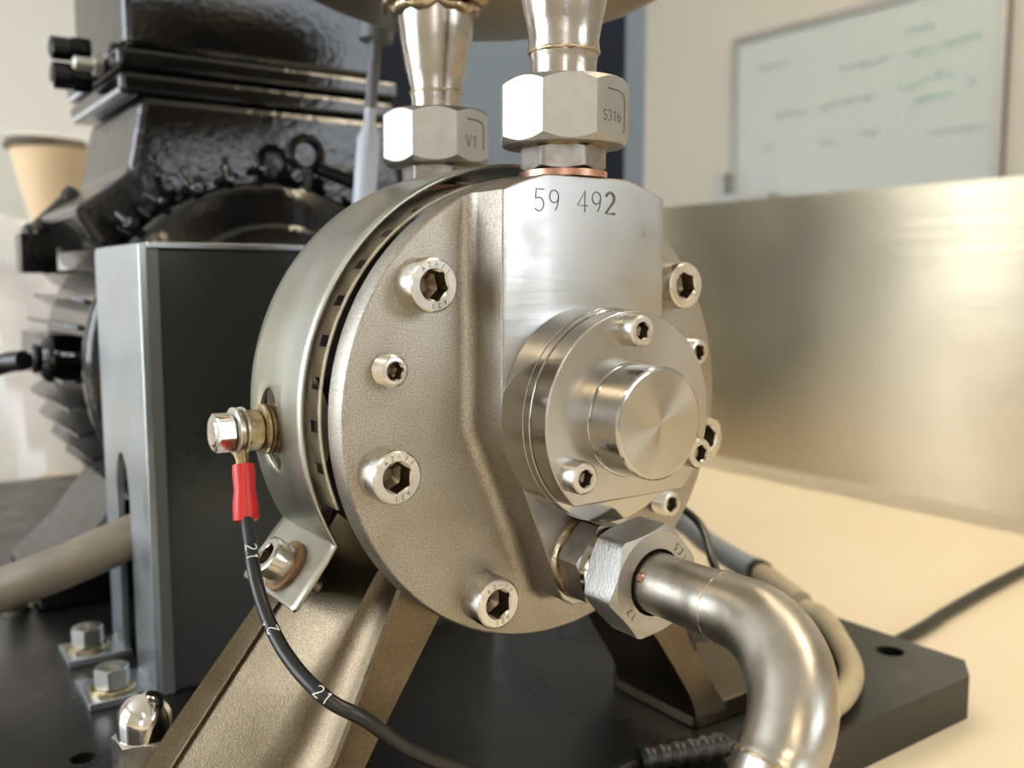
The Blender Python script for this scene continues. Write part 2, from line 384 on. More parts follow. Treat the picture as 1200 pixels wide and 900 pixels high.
# crumpled white sheet draped on something behind the motor
bm = bmesh.new(); rnd = random.Random(4); nx, nz = 26, 22; g = []
for i in range(nx+1):
    row = []
    for j in range(nz+1):
        u, v = i/nx, j/nz
        top = 70 + 60*math.sin(u*2.2+.3) - 120*max(0, u-.42)
        x = -330 + 440*u; z = bench_z + 1 + (top-bench_z)*v
        y = 765 + 35*math.sin(u*21+v*3) * (1-.3*v) + 22*math.sin(u*47+v*9) + rnd.uniform(-5, 5) + 40*v*v
        row.append(bm.verts.new(V(x, y, z)*MM))
    g.append(row)
for i in range(nx):
    for j in range(nz): bm.faces.new((g[i][j], g[i+1][j], g[i+1][j+1], g[i][j+1]))
o = tag(obj('white_sheet', bm, 'sheet', smooth=60), 'crumpled white sheet standing in folds on the bench behind the motor fins', 'sheet')

# ------------------------------------------------------------------ base plate
bp = thing('base_plate', 'thick black base plate with a drilled hole lying on the cream bench', 'base plate', (0, 300, bench_z))
poly = [(-420, -27), (216, -27), (231.5, -16), (231.5, 500), (145, 500), (145, 690), (-420, 690)]
bm = bmesh.new()
# plate with round holes: grid-free construction, holes drawn as recessed dark cups set in small square patches
holes = [(212.7, 10.6, 6.5), (-125, 123, 4.5)]
outer = [bm.verts.new(V(x, y, -135)*MM) for x, y in poly]
lo = [bm.verts.new(V(x, y, bench_z)*MM) for x, y in poly]
bridge(bm, outer, lo); bm.faces.new(lo[::-1])
edges = [bm.edges.get((outer[i], outer[(i+1) % 7])) for i in range(7)]
hr = []
for hx_, hy_, r_ in holes:
    ring = [bm.verts.new(V(hx_+r_*math.cos(2*PI*k/24), hy_+r_*math.sin(2*PI*k/24), -135)*MM) for k in range(24)]
    e = [bm.edges.new((ring[k], ring[(k+1) % 24])) for k in range(24)]; edges += e; hr.append(ring)
bmesh.ops.triangle_fill(bm, use_beauty=True, edges=edges, normal=(0, 0, 1))
for ring in hr:
    dn = [bm.verts.new(v.co+V(0, 0, -.016)) for v in ring]; bridge(bm, ring, dn); bm.faces.new(dn)
obj('plate', bm, 'plate', bp, 30)
settle(bp)

# ------------------------------------------------------------------ mounting bracket behind the pump
br = thing('mounting_bracket', 'dark grey sheet bracket with bare metal slotted side standing behind the pump', 'bracket', (0, 200, -135))
bm = bmesh.new()
side = [(160, -134.9), (191.5, -134.9)] + [(192.5, -62)] + [(205-12.5*math.cos(a), -60+24*math.sin(a)) for a in [PI*k/10 for k in range(1, 10)]] + [(217.5, -62), (218, -134.9), (238, -134.9), (240, 54), (237, 56.5), (160, 56.5)]
prism(bm, side, lambda u, v, h: V(h, u, v), -88.5, -85)
obj('side_plate', bm, 'alu', br, 30, bevel=.5, label='bare metal side plate with an arched slot')
bm = bmesh.new(); prism(bm, [(160, -134.9), (240, -134.9), (240, 56.5), (160, 56.5)], lambda u, v, h: V(h, u, v), 85, 88.5); obj('side_plate', bm, 'alu', br, 30, bevel=.5)
bm = bmesh.new(); box(bm, -83.5, 84.9, 162, 165, -134.9, 54.5); obj('front_panel', bm, 'panel', br, 0, bevel=.8, label='dark grey front panel')
bm = bmesh.new(); box(bm, -85, 85, 160, 240, 54.6, 57.2); obj('top_plate', bm, 'alu', br, 0, bevel=.5)
bm = bmesh.new(); box(bm, -86, -80.5, 160, 163.5, -134.9, 54.6); obj('edge_flange', bm, 'greycap', br, 0, bevel=.4)
for y0, y1, x0 in ((161, 190, -115), (214, 239, -113)):
    bm = bmesh.new(); box(bm, x0, -85, y0, y1, -134.9, -131.5); obj('foot_tab', bm, 'alu', br, 0, bevel=.4)
settle(br)
def hex_bolt(x, y, lab):
    t = thing('hex_bolt', lab, 'bolt', (x, y, -131.5), 'hex bolts on the bracket feet')
    bm = bmesh.new(); lathe(bm, [(9.3, 0), (9.3, 1.2), (8.8, 1.6)], (x, y, -131.4), (0, 0, 1), 40); obj('washer', bm, 'brassy', t)
    bm = bmesh.new(); hexnut(bm, (x, y, -129.7), (0, 0, 1), 7.4, 8.5, 3.6, rot=.4); lathe(bm, [(4.2, .5), (4.2, 6.6)], (x, y, -129.7), (0, 0, 1), 24); obj('bolt_head', bm, 'zinc', t, 30)
    settle(t)
hex_bolt(-102, 228, 'zinc hex bolt with washer on the rear foot of the grey bracket')
hex_bolt(-103.5, 172, 'zinc hex bolt on the front foot of the grey bracket, beside the domed nut')

# beige tube passing through the slot
bm = bmesh.new(); tube(bm, catmull([(-205, 275, -122.5), (-156.6, 242.6, -104.5), (-137.2, 229.9, -97.6), (-112.9, 214.3, -86.8), (-88.6, 204.5, -76.0), (-50, 200, -62), (-20, 220, -55), (0, 235, -60)], 6), 10.0, 24)
tag(obj('beige_tube', bm, 'tubebeige'), 'thick dull beige tube running through the slot of the bracket side', 'tube')

# ------------------------------------------------------------------ motor
mo = thing('electric_motor', 'glossy black painted electric motor with cooling fins and terminal box behind the bracket', 'motor', (10, 340, -135))
MX, MZ = 5, -3
bm = bmesh.new(); lathe(bm, [(88, 268), (90, 275), (86, 280), (86, 430), (82, 440), (60, 450)], (MX, 0, MZ), (0, 1, 0), 72); obj('motor_body', bm, 'blackmotor', mo)
bm = bmesh.new(); lathe(bm, [(60, 245), (93, 250), (96.5, 254), (97.5, 262), (95, 270), (88, 272)], (MX, 0, MZ), (0, 1, 0), 80)
lathe(bm, [(30, 243), (70, 243.5), (74, 246), (76, 250)], (MX, 0, MZ), (0, 1, 0), 64)
obj('end_bell', bm, 'blackpaint', mo, 50)
for k in range(44):
    th = 2*PI*(k+.5)/44
    if math.radians(58) < th < math.radians(122): continue
    d = V(math.cos(th), 0, math.sin(th)); n = V(-d.z, 0, d.x)
    bm = bmesh.new(); lo_, hi_ = 84, 103
    y0, y1 = 276, 424
    pts = [(y0, lo_), (y0+1, hi_-5), (y0+7, hi_), (y1-25, hi_), (y1, hi_-10), (y1, lo_)]
    a = [bm.verts.new((V(MX, 0, MZ)+d*r+n*(1.9 if r < 90 else 1.0)+V(0, y, 0))*MM) for y, r in pts]
    b = [bm.verts.new((V(MX, 0, MZ)+d*r-n*(1.9 if r < 90 else 1.0)+V(0, y, 0))*MM) for y, r in pts]
    bm.faces.new(a); bm.faces.new(b[::-1]); bridge(bm, a, b)
    obj('fin', bm, 'blackmotor', mo, 30)
for k in range(11):   # studs and ribs round the crown of the bell
    th = math.radians(40+k*10.5)
    d = V(math.cos(th), 0, math.sin(th)); c = V(MX, 0, MZ)+d*random.uniform(99, 104)
    bm = bmesh.new(); rs = random.uniform(2.2, 4.2); lathe(bm, [(rs-1, 252), (rs, 254), (rs, 272), (rs-1, 278)], (c.x, 0, c.z), (0, 1, 0), 14)
    tube(bm, [c+V(0, 260, 0), c+d*random.uniform(5, 13)+V(random.uniform(-4, 4), 266, 0)], [rs*.8, rs*.6], 10)
    obj('crown_stud', bm, 'blackpaint', mo, 40)
# terminal box and its neck
def rbox(x0, x1, y0, y1, z0, z1, name, m='blackpaint', bev=3):
    bm = bmesh.new(); box(bm, x0, x1, y0, y1, z0, z1); return obj(name, bm, m, mo, 0, bevel=bev)
rbox(-50, 90, 300, 412, 100, 139, 'box_neck')
rbox(-61, 103, 294, 424, 140, 151.5, 'box_base', bev=3)
rbox(-62, 104, 292, 426, 153, 163.5, 'box_flange', bev=2.5)
rbox(-57, 95, 296, 420, 164, 240, 'terminal_box', bev=4)
# chamfered shoulder between body and neck
bm = bmesh.new(); prism(bm, [(-72, 52), (-88, 78), (-60, 98), (-52, 138), (92, 138), (104, 98), (95, 50)], lambda u, v, h: V(u, h, v), 286, 410); obj('shoulder', bm, 'blackpaint', mo, 0, bevel=4)
# cable gland stack on the left flank of the box
for (gx, gy, gz, s_) in ((-63, 352, 171, 1.0), (-63, 352, 156, 1.15)):
    bm = bmesh.new(); hexnut(bm, (gx, gy, gz), (-1, 0, 0), 8*s_, 10, 4, rot=.2); obj('cable_gland', bm, 'blackpaint', mo, 30)
    bm = bmesh.new(); lathe(bm, [(5.5*s_, 10), (6.5*s_, 11), (6.5*s_, 20), (4, 21)], (gx, gy, gz), (-1, 0, 0), 24); obj('gland_cap', bm, 'blackpaint', mo)
bm = bmesh.new(); lathe(bm, [(3.6, 0), (3.6, 14), (2.5, 15)], (-63, 322, 158), (-1, 0, 0), 20); hexnut(bm, (-63, 322, 158), (-1, 0, 0), 6, 5, 0); obj('flange_bolt', bm, 'zinc', mo)
# lifting eye on the crown
bm = bmesh.new()
tube(bm, [V(28+9*math.cos(a), 262, 111+9*math.sin(a)) for a in [2*PI*k/24 for k in range(25)]], 2.8, 10, cap=False)
tube(bm, [(28, 262, 90), (28, 262, 103)], 4.5, 12); tube(bm, [(34, 260, 104), (58, 258, 97)], [4, 5], 10)
obj('lifting_eye', bm, 'blackpaint', mo)
# side lug with conduit stub, rear bracket arm, motor foot
bm = bmesh.new(); lathe(bm, [(12, 0), (13, 3), (13, 26), (9, 30)], (-72, 322, -2), (-1, 0, .05), 28); lathe(bm, [(8, 30), (8, 34)], (-72, 322, -2), (-1, 0, .05), 20); box(bm, -98, -80, 318, 410, -13, 11)
obj('side_lug', bm, 'blackpaint', mo, 40, bevel=1.5)
bm = bmesh.new(); lathe(bm, [(9, 0), (9, 6), (7.5, 7), (7.5, 32), (9, 34), (9, 40)], (-90, 402, 66), (.62, 0, .62), 24); box(bm, -98, -78, 392, 412, 46, 70)
obj('rear_arm', bm, 'blackpaint', mo, 40, bevel=1)
bm = bmesh.new(); prism(bm, [(-112, -134.9), (-112, -124), (-86, -100), (-56, -60), (60, -60), (96, -100), (118, -124), (118, -134.9)], lambda u, v, h: V(u, h, v), 300, 400); obj('motor_foot', bm, 'blackmotor', mo, 0, bevel=3)
settle(mo)
bm = bmesh.new(); tube(bm, catmull([(-109.5, 322, -1), (-120, 335, -4), (-150, 352, -18), (-200, 370, -50), (-260, 380, -110), (-330, 390, -129), (-420, 395, -129)], 6), 5.6, 14)
tag(obj('motor_cable', bm, 'cable'), 'thick black cable leaving the left side of the motor', 'cable')
# domed nut behind the beige tube
def cap_nut(x, y, z, s_, lab, rot=0.2, hx_=0):
    t = thing('cap_nut', lab, 'nut', (x, y, z), 'polished domed nuts on the base plate')
    bm = bmesh.new(); lathe(bm, [(9.5*s_, 0), (9.5*s_, 1.6*s_)], (x, y, z+.05), (0, 0, 1), 36); obj('washer', bm, 'zinc', t)
    bm = bmesh.new(); hexnut(bm, (x, y, z+1.7*s_), (0, 0, 1), 9.2*s_, 8.5*s_+hx_, 0, rot=rot); obj('nut_base', bm, 'screw', t, 30)
    bm = bmesh.new(); H = [(7.6*s_, 0), (7.6*s_, 4*s_)] + [(7.6*s_*math.cos(a), (4+7.6*math.sin(a))*s_) for a in [PI/2*k/9 for k in range(1, 9)]] + [(.05, 11.6*s_)]
    lathe(bm, H, (x, y, z+10.1*s_+hx_), (0, 0, 1), 40); obj('dome', bm, 'chrome', t, 60)
    settle(t)
cap_nut(-113.5, 75, -126.4, 1.22, 'polished domed nut at the foot of the left leg, in front of the bracket feet', rot=.95, hx_=5)
cap_nut(-123, 318, -135, 1.1, 'small polished domed nut seen just above the beige tube')

# white gauge rod behind the pump
gr = thing('gauge_rod', 'slim white plastic rod with a grey cap standing behind the rear pipe', 'rod', (39, 216, 57))
bm = bmesh.new(); lathe(bm, [(5, 0), (6, 3), (6, 58), (4.5, 62), (3, 66), (3, 74)], (38, 216, 57.3), (.1, 0, 1), 20); obj('rod_body', bm, 'whiteplastic', gr)
bm = bmesh.new(); lathe(bm, [(3, 74), (3.2, 100)], (38, 216, 57.3), (.1, 0, 1), 16); obj('rod_cap', bm, 'greycap', gr)
lathe_c = (38, 216, 57.3)
bm = bmesh.new(); lathe(bm, [(2.9, 78), (2.9, 100)], lathe_c, (.1, 0, 1), 16); bm.free()
bm = bmesh.new(); lathe(bm, [(3.1, 88), (3.1, 108), (9, 109), (9.5, 118), (6, 120)], lathe_c, (.1, 0, 1), 20); obj('rod_tip', bm, 'greycap', gr)
settle(gr)

# ------------------------------------------------------------------ tank above
tk = thing('round_tank', 'dull stainless tank with rounded underside hanging over the pump', 'tank', (30, 100, 137))
bm = bmesh.new(); prof = [(.05, 0)]
for k in range(1, 15):
    a = PI/2*k/14; prof.append((112*math.sin(a), 62*(1-math.cos(a))))
prof += [(112, 74), (108, 80), (60, 84)]
lathe(bm, prof, (34, 92, 144.5), (0, 0, 1), 80)
obj('tank_shell', bm, 'tank', tk, 50)
settle(tk)

# ------------------------------------------------------------------ pump support casting (lantern, slotted ring, legs)
ps = thing('pump_support', 'blasted stainless casting with two splayed legs and a slotted ring behind the pump cover', 'support', (0, 40, -135))
bm = bmesh.new()
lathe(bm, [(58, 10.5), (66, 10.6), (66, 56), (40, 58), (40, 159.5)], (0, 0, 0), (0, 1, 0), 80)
obj('lantern_body', bm, 'dark', ps, label='inner drum behind the slotted ring, coloured black as the shade of the hollow')
# slotted ring: slots every ten degrees
bm = bmesh.new(); half = 1.45; R0 = 74.8
angs = []
for k in range(-3, 21):
    a = 181.5-10*k
    angs += [a+half, a-half]
angs = [201.5] + [a for a in sorted(angs, reverse=True) if -24 < a < 201] + [-25]
ys = [16.0, 17.7, 23.8, 58]
def rp(r, a, y): return V(r*math.cos(math.radians(a)), y, r*math.sin(math.radians(a)))
def finer(a0, a1): return max(1, int(abs(a1-a0)/2.6))
slot_starts = [round(181.5-10*k+half, 3) for k in range(-3, 21)]
gridA = []
for i in range(len(angs)-1):
    n = finer(angs[i], angs[i+1]); isl = round(angs[i], 3) in slot_starts
    for j in range(n): gridA.append((angs[i]+(angs[i+1]-angs[i])*j/n, isl))
gridA.append((angs[-1], False))
vo = [[bm.verts.new(rp(R0, a, y)*MM) for y in ys] for a, _ in gridA]
for i in range(len(gridA)-1):
    for j in range(3):
        if gridA[i][1] and j == 1: continue
        bm.faces.new((vo[i][j], vo[i+1][j], vo[i+1][j+1], vo[i][j+1]))
o = obj('slotted_ring', bm, 'ring', ps, 40, label='dull ring pierced by small square slots')
md = o.modifiers.new('thick', 'SOLIDIFY'); md.thickness = .0007; md.offset = -1
# legs
zs = [-36, -44, -52, -60, -65.5, -72, -78, -88, -100, -112, -120, -126, -130]
def interp(tab, z):
    for (z0, v0), (z1, v1) in zip(tab, tab[1:]):
        if z1 <= z <= z0: f = (z-z0)/(z1-z0); return v0+(v1-v0)*f
    return tab[-1][1]
E_ = [(-36, -14), (-52, -29), (-66, -39.3), (-103, -63.8), (-122, -75), (-135, -78)]
D_ = [(-36, -40), (-52, -53.3), (-76, -64.5), (-100, -75.8), (-118, -86), (-128, -93), (-135, -95)]
B_ = [(-36, -56), (-52.7, -67), (-111, -112.5), (-125, -122), (-135, -124)]
A_ = [(-36, -60), (-60.2, -77.7), (-109.6, -119), (-125, -127), (-135, -130)]
for sx in (1, -1):
    bm = bmesh.new(); prev = None
    for z in zs:
        e, d, b, a = (interp(t, z) for t in (E_, D_, B_, A_))
        fr = 10.4 if z > -66 else 6.8 + max(0, (z+132)/66)*3.6
        e += (fr-6.5)*.55; d += (fr-6.5)*.55
        pts = [(e, fr+1.2), (e-.8, fr), ((e+d)/2, fr-.4), (d+.9, fr-1.2), (d, fr-1.4), (d-1.0, fr-.2)]
        # hollowed outer face: a proud front ridge, a wide fillet, a set-back web and a raised rear lip
        k_ = min(1.0, (d-b)/34.0)
        for q in range(9):
            t = math.radians(4+48*q/8)
            pts.append((d-1.2-22*k_*(1-math.cos(t)), fr+1.6+(21*k_)*math.sin(t)))
        x0_, y0_ = pts[-1]; x1_, y1_ = b+1.5, 50.6
        for f in (.2, .4, .6, .8, 1.0): pts.append((x0_+(x1_-x0_)*f, y0_+(y1_-y0_)*f))
        pts.append((b+.7, 50.5))
        pts += [(b, 50), (b-.6, 50.8), (a, 55), (a+4, 58), (e-4, 58), (e, 52)]
        ring = [bm.verts.new(V(sx*x, y, z)*MM) for x, y in pts]
        if prev: bridge(bm, prev, ring)
        else: bm.faces.new(ring)
        prev = ring
    bm.faces.new(prev[::-1])
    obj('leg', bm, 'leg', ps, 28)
    bm = bmesh.new()
    poly = [(-77.0, 8.0), (-78, 7), (-132, 7), (-136, 11), (-136, 88), (-131, 93), (-82, 93), (-77, 88)] if sx > 0 else [(-77.0, 8.0), (-78, 7), (-132, 7), (-136, 11), (-136, 52), (-131, 57), (-78, 57), (-77, 56)]
    prism(bm, [(sx*x, y) for x, y in poly], lambda u, v, h: V(u, v, h), -134.9, -126.5)
    obj('foot', bm, 'leg', ps, 28, bevel=1)
settle(ps)

# ------------------------------------------------------------------ guard band with tab
gb = thing('guard_band', 'satin stainless band wrapped round the slotted ring with an oval hole and corner tab', 'band', (0, 40, 79))
bm = bmesh.new(); RB = 79.3; T = 1.0
A0, A1 = 209.5, -28
na = 96; ny = 12; y0, y1 = 18.0, 61.0
aa = [A0+(A1-A0)*i/na for i in range(na+1)]; yy = [y0+(y1-y0)*j/ny for j in range(ny+1)]
hc = (184.0, 43.5); ha, hb = 9.6, 8.4      # hole centre (deg, y) and half sizes
def rb(a, y):
    r = RB - .6*max(0, (y-50)/11)**2
    if 186 < a < 209: r -= .9*math.sin((a-186)/23*PI)*max(0, 1-abs(y-50)/8)
    return r
ia0 = max(i for i in range(na+1) if aa[i] > hc[0]+ha+1); ia1 = min(i for i in range(na+1) if aa[i] < hc[0]-ha-1)
jy0 = max(j for j in range(ny+1) if yy[j] < hc[1]-hb-1); jy1 = min(j for j in range(ny+1) if yy[j] > hc[1]+hb+1)
vv = {}
def gv(i, j):
    if (i, j) not in vv: vv[(i, j)] = bm.verts.new(rp(rb(aa[i], yy[j]), aa[i], yy[j])*MM)
    return vv[(i, j)]
for i in range(na):
    for j in range(ny):
        if ia0 <= i < ia1 and jy0 <= j < jy1: continue
        bm.faces.new((gv(i, j), gv(i+1, j), gv(i+1, j+1), gv(i, j+1)))
loop = [(i, jy0) for i in range(ia0, ia1)] + [(ia1, j) for j in range(jy0, jy1)] + [(i, jy1) for i in range(ia1, ia0, -1)] + [(ia0, j) for j in range(jy1, jy0, -1)]
inner = []
for i, j in loop:
    th = math.atan2((yy[j]-hc[1])/hb, (aa[i]-hc[0])/ha)
    a = hc[0]+ha*math.cos(th); y = hc[1]+hb*math.sin(th)
    inner.append(bm.verts.new(rp(rb(a, y), a, y)*MM))
outer = [gv(i, j) for i, j in loop]
bridge(bm, outer, inner)
# tab leaves the band tangentially at its lower end
tdir = V(-.62, 0, -.785); tn = V(-.785, 0, .62)
p0 = rp(RB, A0, 0); last = [gv(0, j) for j in range(ny+1)]
prev = last
for k, (dd, wy0, wy1) in enumerate(((2.5, 18, 61), (6, 17.5, 61.5), (21.5, 17.5, 61.5), (23, 18.5, 60.5))):
    q = p0+tdir*dd
    row = [bm.verts.new(V(q.x, wy0+(wy1-wy0)*j/ny, q.z)*MM) for j in range(ny+1)]
    for j in range(ny): bm.faces.new((prev[j], prev[j+1], row[j+1], row[j]))
    prev = row
o = obj('band_strip', bm, 'band', gb, 40)
md = o.modifiers.new('thick', 'SOLIDIFY'); md.thickness = .0014; md.offset = 0
md = o.modifiers.new('bv', 'BEVEL'); md.width = .0003; md.segments = 1; md.limit_method = 'ANGLE'; md.angle_limit = 1.0
tc_ = p0+tdir*13+V(0, 37, 0)
bm = bmesh.new(); lathe(bm, [(8.6, .8), (8.6, 2.2), (5.5, 2.3)], tc_, tn, 36); obj('washer', bm, 'rust', gb, label='rust-brown washer')
socket_screw('socket_screw', tc_+tn*2.4, tn, 6.3, 7.2, 3.7, 'screw', gb, rot=.2)
bm = bmesh.new(); lathe(bm, [(3, -12), (3, -.9)], tc_, tn, 20); obj('spacer', bm, 'nutdark', gb)
settle(gb)

# boss seen through the oval hole, part of the terminal
et = thing('earth_terminal', 'brass-toned earthing bolt with rusty washers sticking out of the oval hole of the band', 'bolt', (-80, 42.4, -5.2))
c0 = V(-74, 42.6, -5.0); ax = (-1, -.02, .02)
bm = bmesh.new(); lathe(bm, [(17, -7), (16.5, -2), (12, 1.5), (8, 3), (8, 5)], c0, (-1, 0, 0), 40); obj('boss', bm, 'band', et)
for k in range(3):
    bm = bmesh.new(); h = 5.0+k*1.5; lathe(bm, [(7.2, h), (7.9, h+.25), (7.9, h+1.1), (7.2, h+1.35)], c0, ax, 36); obj('washer', bm, 'rust' if k < 2 else 'brassy', et)
bm = bmesh.new(); hexnut(bm, c0+V(-9.6, 0, 0), ax, 6.6, 4.8, 0, rot=.5); obj('hex_nut', bm, 'brassy', et, 30)
for k, h in enumerate((14.5, 16.9)):
    bm = bmesh.new(); lathe(bm, [(6.6, h), (7.4, h+.3), (7.4, h+1.0), (6.6, h+1.3)], c0, ax, 36); obj('washer', bm, 'zinc', et)
bm = bmesh.new(); hexnut(bm, c0+V(-18.4, 0, .1), ax, 6.3, 5.6, 0, rot=.2); lathe(bm, [(4.4, 5.5), (3.6, 6.0), (.05, 5.7)], c0+V(-18.4, 0, .1), ax, 24); obj('bolt_head', bm, 'screw', et, 30)
settle(et)

# earth cable
ec = thing('earth_cable', 'thin black cable with a red crimp sleeve, hanging in front of the left leg', 'cable', (-91, 35, -30))
lx = -90.2
bm = bmesh.new()
a_, s_, t_ = frame_of((-1, 0, 0)); cc = V(lx, 42.2, -5)
rings = [ringv(bm, cc+a_*h, s_, t_, r, 32) for r, h in ((3.2, -.4), (6.3, -.4), (6.3, .4), (3.2, .4))]
for i in range(4): bridge(bm, rings[i], rings[(i+1) % 4])
tube(bm, [(lx, 41, -10.5), (lx-.2, 39, -13.5), (lx-.4, 37.4, -17)], [2.6, 1.9, 2.4], 10)
obj('ring_lug', bm, 'brassy', ec)
sl = [(-90.4, 38.2, -14.6), (-90.6, 37.4, -17), (-90.9, 36.2, -22), (-91.1, 35.4, -25.5), (-91.3, 34.6, -30.8), (-91.35, 34.4, -31.2)]
bm = bmesh.new(); tube(bm, sl, [3.3, 3.45, 3.2, 3.75, 3.9, 3.4], 20); obj('crimp_sleeve', bm, 'red', ec, 50)
cab_pts = [(-91.2, 34.8, -28.5), (-92.6, 28.5, -34.2), (-94.6, 18.5, -45.1), (-94.2, 8.1, -56.2), (-92.5, -3.9, -63.8), (-88.2, -16.4, -70.1)]
CABX = [(-79.4, -21.0, -76.4), (-66.8, -19.8, -88.5), (-50.5, -18, -100), (-33.5, -17.0, -109), (-17.5, -17.0, -116.5), (5, -14, -124.5), (33, -5, -130)]
cpath = catmull(cab_pts+CABX, 10)
bm = bmesh.new(); tube(bm, cpath, 2.05, 16); obj('cable_sheath', bm, 'cable', ec, 60)
camp = V(-188.9, -244.4, 41.5)
def cable_print(i0, text, r=2.1, sz=2.1, flip=False):
    bm = bmesh.new()
    P = cpath[i0]; d = (cpath[i0+3]-P).normalized()
    if flip: d = -d
    out = (V(-160, -200, 20)-P); out = (out-d*out.dot(d)).normalized(); side_ = out.cross(d).normalized()
    # glyph x runs along the cable, glyph y across it
    def wrap(a, b):
        q = P+d*a; phi = (b-sz*.8)/r
        return q + (out*math.cos(phi) + side_*math.sin(phi))*(r+.02)
    write(bm, text, (0, 0, 0), d, side_, sz, .2, .45, 4, wrap)
    obj('cable_print', bm, 'white_print', ec, 0)
cable_print(13, '21'); cable_print(32, '21', flip=True); cable_print(47, '21')
settle(ec)

# ------------------------------------------------------------------ the pump
gp = thing('gear_pump', 'round blasted stainless pump cover stamped 59 492 with a turned hub and socket screws', 'pump', (0, 0, -75))
bm = bmesh.new(); lathe(bm, [(60, 9.8), (74.6, 9.8), (75.2, 9.2), (75.2, .9), (74.6, 0.15), (74.2, 0)], (0, 0, 0), (0, 1, 0), 160)
obj('cover_flange', bm, 'cast', gp, 40, label='round flange with blasted finish')
# raised block
out = []
for k in range(0, 21):
    a = math.radians(115.2 - k*(115.2-64.8)/20); x, z = 74.6*math.cos(a), 74.6*math.sin(a); out.append((x, min(z, 73.0)))
out += [(32, 50), (32, 30), (32, 10), (32, -3), (28, -12), (23, -24), (18.4, -35), (13.9, -46), (11, -54)]
out += [(9, -58), (5, -60.5), (0, -61), (-5, -60.5), (-9, -58)]
out += [(-11, -54), (-13.9, -46), (-18.4, -35), (-23, -24), (-28, -12), (-32, -3), (-32, 10), (-32, 30), (-32, 50)]
N = len(out)
def offs(d):
    res = []
    for i in range(N):
        p = V(*out[i-1], 0); q = V(*out[(i+1) % N], 0); t = (q-p).normalized(); n = V(-t.y, t.x, 0)
        x, z = out[i][0]+n.x*d, out[i][1]+n.y*d
        r = math.hypot(x, z)
        if r > 74.9: x, z = x*74.9/r, z*74.9/r
        res.append((x, z))
    return res
bm = bmesh.new(); prev = None
FR = 4.5
levels = [(FR*(1-math.sin(a)), -FR*(1-math.cos(a))-.05) for a in [PI/2*k/8 for k in range(9)]] + [(0, -16.45), (-.12, -16.75), (-.32, -16.93), (-.6, -17.0)]
for d, y in levels:
    ring = [bm.verts.new(V(x, y, z)*MM) for x, z in offs(d)]
    if prev: bridge(bm, prev, ring)
    prev = ring
f = bm.faces.new(prev); f.material_index = 1
obj('cover_block', bm, ('cast', 'mill'), gp, 38, label='raised block with a bright milled front face')
# stamped number
bm = bmesh.new(); sz = 4.0
write(bm, '59', (-20.6, -17.0, 61.9), (1, 0, 0), (0, 0, 1), sz, .22, .38, 5)
write(bm, '492', (-4.2, -17.0, 62.2), (1, 0, 0), (0, 0, 1), sz, .24, .38, 5)
write(bm, '2', (-4.2+sz*2.76, -17.05, 62.2), (1, 0, 0), (0, 0, 1), sz, .45, .38, 5)
obj('stamped_number', bm, 'engrave', gp, 0, label='stamped number 59 492')
# hub rings (full circles) and flat-bottomed cap
HZ = 1.0
bm = bmesh.new(); lathe(bm, [(32.35, 17.0), (32.5, 17.2), (32.5, 27.75), (32.35, 27.95)], (0, 0, HZ), (0, -1, 0), 128)
obj('hub_ring', bm, 'turned', gp, 12)
bm = bmesh.new(); lathe(bm, [(32.1, 28.0), (32.25, 28.15), (32.25, 30.5), (32.1, 30.65)], (0, 0, HZ), (0, -1, 0), 128)
obj('hub_ring', bm, 'turned', gp, 12)
bm = bmesh.new(); Rp = 31.8; zc = -23.6
a0 = math.asin(zc/Rp)
poly = [(Rp*math.cos(a0+(PI-2*a0)*k/110), HZ+Rp*math.sin(a0+(PI-2*a0)*k/110)) for k in range(111)]
prism(bm, poly, lambda u, v, h: V(u, h, v), -30.7, -38.0)
o = obj('hub_cap', bm, ('turned_flat', 'turned'), gp, 12, bevel=.45, label='turned hub cap with a flat bottom edge')
for p in o.data.polygons:
    if abs(p.normal.y) < .5: p.material_index = 1
for v in o.data.vertices: v.co.z -= HZ*MM
o.location.z = HZ*MM
bm = bmesh.new(); lathe(bm, [(17.1, 0), (16.9, .25), (16.4, .3), (16.4, 11.2), (15.9, 11.7), (15.2, 11.9)], (0, 0, 0), (0, -1, 0), 96, cap1=False)
kn = obj('centre_boss', bm, 'turned', gp, 12, label='plain turned centre boss'); kn.location = (0, -.038, HZ*MM)
bm = bmesh.new(); lathe(bm, [(15.25, 11.9), (8, 11.92), (.05, 11.94)], (0, 0, 0), (0, -1, 0), 96, cap0=False, cap1=False)
kn = obj('boss_face', bm, 'turned_face', gp, 30); kn.location = (0, -.038, HZ*MM)
# flange screws, seven on a 64.3 mm radius, the topmost hidden in the block
for k in range(7):
    a = math.radians(141.2+k*360/7)
    if k == 6: continue
    scr = socket_screw('socket_screw', (64.2*math.cos(a), 0, 64.2*math.sin(a)), (0, -1, 0), 8.0, 9.5, 4.7, 'screw', gp, rot=random.uniform(0, 1))
    if k in (0, 2, 1):
        bm = bmesh.new(); cx, cz = 64.2*math.cos(a), 64.2*math.sin(a)
        for th, s in ((128, 'A'), (106, '2'), (84, '-'), (62, '7'), (40, '1'), (-75, '2'), (-55, 'A'), (-95, '1')):
            t = math.radians(th); n_ = V(math.cos(t), 0, math.sin(t)); u_ = V(math.sin(t), 0, -math.cos(t))
            write(bm, s, V(cx, -9.55, cz)+n_*5.3-u_*.45, u_, n_, .85, .10, .3, 4)
        obj('head_marking', bm, 'engrave', scr, 0)
for a, r_ in ((165.4, 63.3), (14.8, 63.2), (-37.6, 61.5)):
    a = math.radians(a); socket_screw('grub_screw', (r_*math.cos(a), 0, r_*math.sin(a)), (0, -1, 0), 4.6, 6.3, 2.7, 'screw', gp, rot=.1+a, thread=True)
